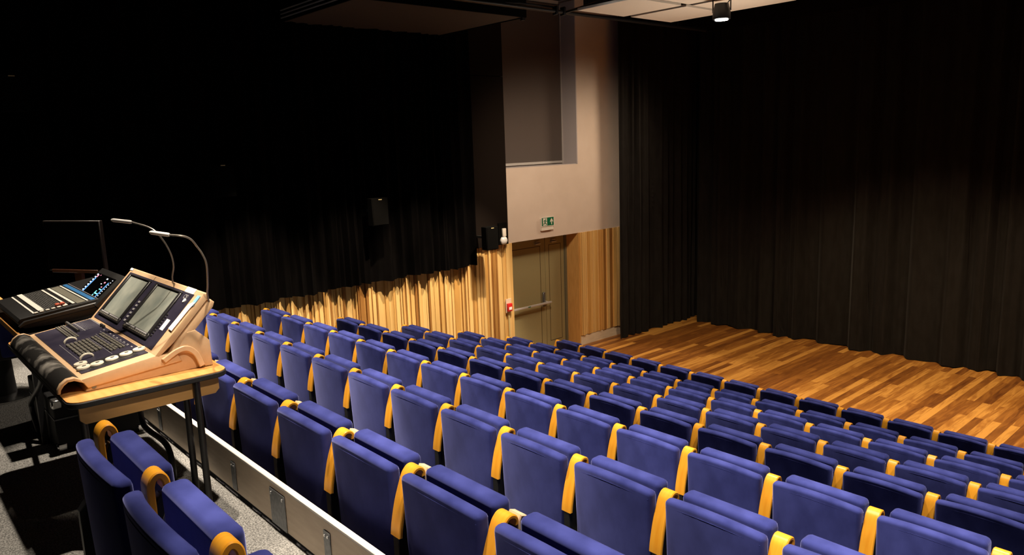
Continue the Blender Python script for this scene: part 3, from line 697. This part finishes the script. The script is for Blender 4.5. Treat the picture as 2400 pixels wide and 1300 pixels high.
# monitor behind
t = thing('computer_monitor', 'large black switched-off computer monitor standing behind the mixing desk', 'monitor', (-6.70, 1.33, TZ), rz=math.atan2(.29, .50))
pbox('screen_case', 'monitor', t, -.29, .29, -.015, .02, .16, .56, bev=.004, seg=1)
pbox('screen', 'scr_off', t, -.278, .278, -.017, -.0155, .175, .548)
pbox('bottom_bezel', 'monitor_base', t, -.25, .22, -.024, -.016, .145, .172, bev=.003, seg=1)
pbox('stand_neck', 'monitor_base', t, -.035, .035, -.01, .02, .01, .16)
pbox('stand_base', 'monitor', t, -.13, .13, -.09, .09, -.0, .012, bev=.004, seg=1)
# operator chair
t = thing('operator_chair', 'dark swivel chair with blue upholstered back and round chrome foot at left edge', 'chair', (-6.68, .72, AISLE))
b = new(); tube(b, [(0, 0, .0), (0, 0, .012), (0, 0, .022), (0, 0, .035)], [.215, .215, .19, .05], 36); obj('base_disc', b, 'chrome', t)
b = new(); tube(b, [(0, 0, .03), (0, 0, .14), (0, 0, .34)], [.085, .08, .075], 20); obj('column', b, 'black', t)
b = new(); box(b, -.25, .25, -.24, .22, .34, .46, .04, 3); obj('seat', b, 'black', t)
b = new(); prism(b, rounded(-.27, .30, -.25, .20, .12), .345, .655, 'z', .02, 3)
obj('backrest', b, 'black', t)
b = new(); box(b, .19, .315, -.02, .16, .36, .645, .03, 3, ); obj('side_cushion', b, 'velvet', t)
# ------------------------------------------------------------------ hanging box, tiles, pipe, lamps
t = thing('ceiling_box', 'large dark box hanging under the ceiling beside the left wall', 'ceiling unit', (-9.33, 6.33, 6.0))
pbox('underside', 'box_under', t, -1.0, 1.10, -1.37, 1.37, 0, .02)
b = new()
for a in ((-1.03, 1.13, -1.40, -1.37), (-1.03, 1.13, 1.37, 1.40), (-1.03, -1.0, -1.37, 1.37), (1.10, 1.13, -1.37, 1.37)): box(b, *a, -.01, .42)
obj('frame', b, 'grille', t, False)
for i in range(3): pbox('silver_fin', 'blind_rail', t, -.95, 1.05, -1.412, -1.402, .03+.05*i, .045+.05*i)
for x, y in ((-.99, 1.36), (1.09, 1.36), (-.99, -1.36)): pbox('corner_stud', 'black_metal', t, x-.025, x+.025, y-.025, y+.025, -.05, -.011)
for x, y in ((-.8, -1.1), (.9, -1.1), (.9, 1.1), (-.8, 1.1)): pbox('hanger', 'black_metal', t, x-.01, x+.01, y-.01, y+.01, .42, .94)
k = 0
TL = ['nearest the hanging box', 'beside the lit spotlight, left of it', 'above the spotlight at the frame top', 'right of the lit spotlight', 'second beyond the frame top', 'at the right end']
for (x0, x1, y0, y1) in ((-7.48, -6.42, 7.99, 9.03), (-7.45, -6.42, 9.11, 10.14), (-6.34, -5.30, 8.02, 9.04), (-6.36, -5.30, 9.11, 10.10), (-5.22, -4.2, 9.10, 10.08)):
    t = thing('ceiling_tile', 'square off-white acoustic ceiling tile '+TL[k], 'ceiling tile', ((x0+x1)/2, (y0+y1)/2, 6.0), 'hanging acoustic tiles'); k += 1
    a, c = (x1-x0)/2-.02, (y1-y0)/2-.02
    pbox('tile', 'acoustic', t, -a, a, -c, c, 0, .035, bev=.003, seg=1)
    pbox('backing_frame', 'black', t, -a+.1, a-.1, -c+.1, c-.1, .036, .07)
    for sx, sy in ((-1, -1), (1, 1)): pbox('suspension_wire', 'black_metal', t, sx*a*.8-.004, sx*a*.8+.004, sy*c*.8-.004, sy*c*.8+.004, .07, .94)
t = thing('lighting_pipe', 'long black lighting pipe running along the tiles towards the stage', 'pipe', (-7.78, 9, 6.03))
b = new(); tube(b, [(0, -4, 0), (0, 2.6, 0)], .028, 12); obj('pipe', b, 'black_metal', t)
b = new(); tube(b, [(0, -.9, 0), (.5, -.95, .02), (1.1, -1.02, .05)], .02, 8); obj('side_arm', b, 'black_metal', t)
b = new(); tube(b, [(-.0, -1.05, .05), (-.3, -1.5, .12), (-.7, -2.0, .16)], .014, 8); obj('cable', b, 'black', t)
for y in (-1.1, -.95): pbox('clamp', 'black_metal', t, -.045, .045, y-.02, y+.02, -.05, .07, bev=.008, seg=1)
for y in (-2.5, 1.8): pbox('hanger', 'black_metal', t, -.01, .01, y-.01, y+.01, .02, .9)
for (x, y, z), lab in (((-5.83, 9.06, 5.74), 'black stage spotlight with a lit lens hanging beside the ceiling tiles'), ((-6.72, 7.62, 6.03), 'black spotlight with lit lens at the very top of the frame above the tiles')):
    t = thing('spotlight', lab, 'spotlight', (x, y, z), 'spotlights by the ceiling tiles')
    b = new(); tube(b, [(0, 0, .0), (0, 0, .02), (0, 0, .10), (0, 0, .2)], [.115, .118, .115, .09], 20); obj('lamp_body', b, 'black_metal', t)
    b = new(); tube(b, [(0, 0, -.012), (0, 0, -.001)], .085, 20); obj('lens', b, 'lens', t)
    b = new(); tube(b, [(-.135, 0, .10), (-.135, 0, .26), (-.06, 0, .30), (.06, 0, .30), (.135, 0, .26), (.135, 0, .10)], .009, 8); obj('yoke', b, 'black_metal', t)
    pbox('hook_clamp', 'black_metal', t, -.02, .02, -.02, .02, .30, .42)
    b = new(); tube(b, [(.09, 0, .2), (.14, .02, .26), (.10, .03, .5), (.1, .0, 1.15)], .007, 6); obj('cable', b, 'black', t)
    pbox('ceiling_hanger', 'black_metal', t, -.012, .012, -.012, .012, .42, 6.94-z)
sbox('trim_9', 'fabric_panel', -9.9, XR, 14.05, 14.12, 6.38, 6.95, label='black pelmet above the stage curtain')
sbox('trim_10', 'ceiling', -9.4, XR, 10.25, 10.45, 6.55, 6.9, label='dark ceiling beam before the stage curtain')
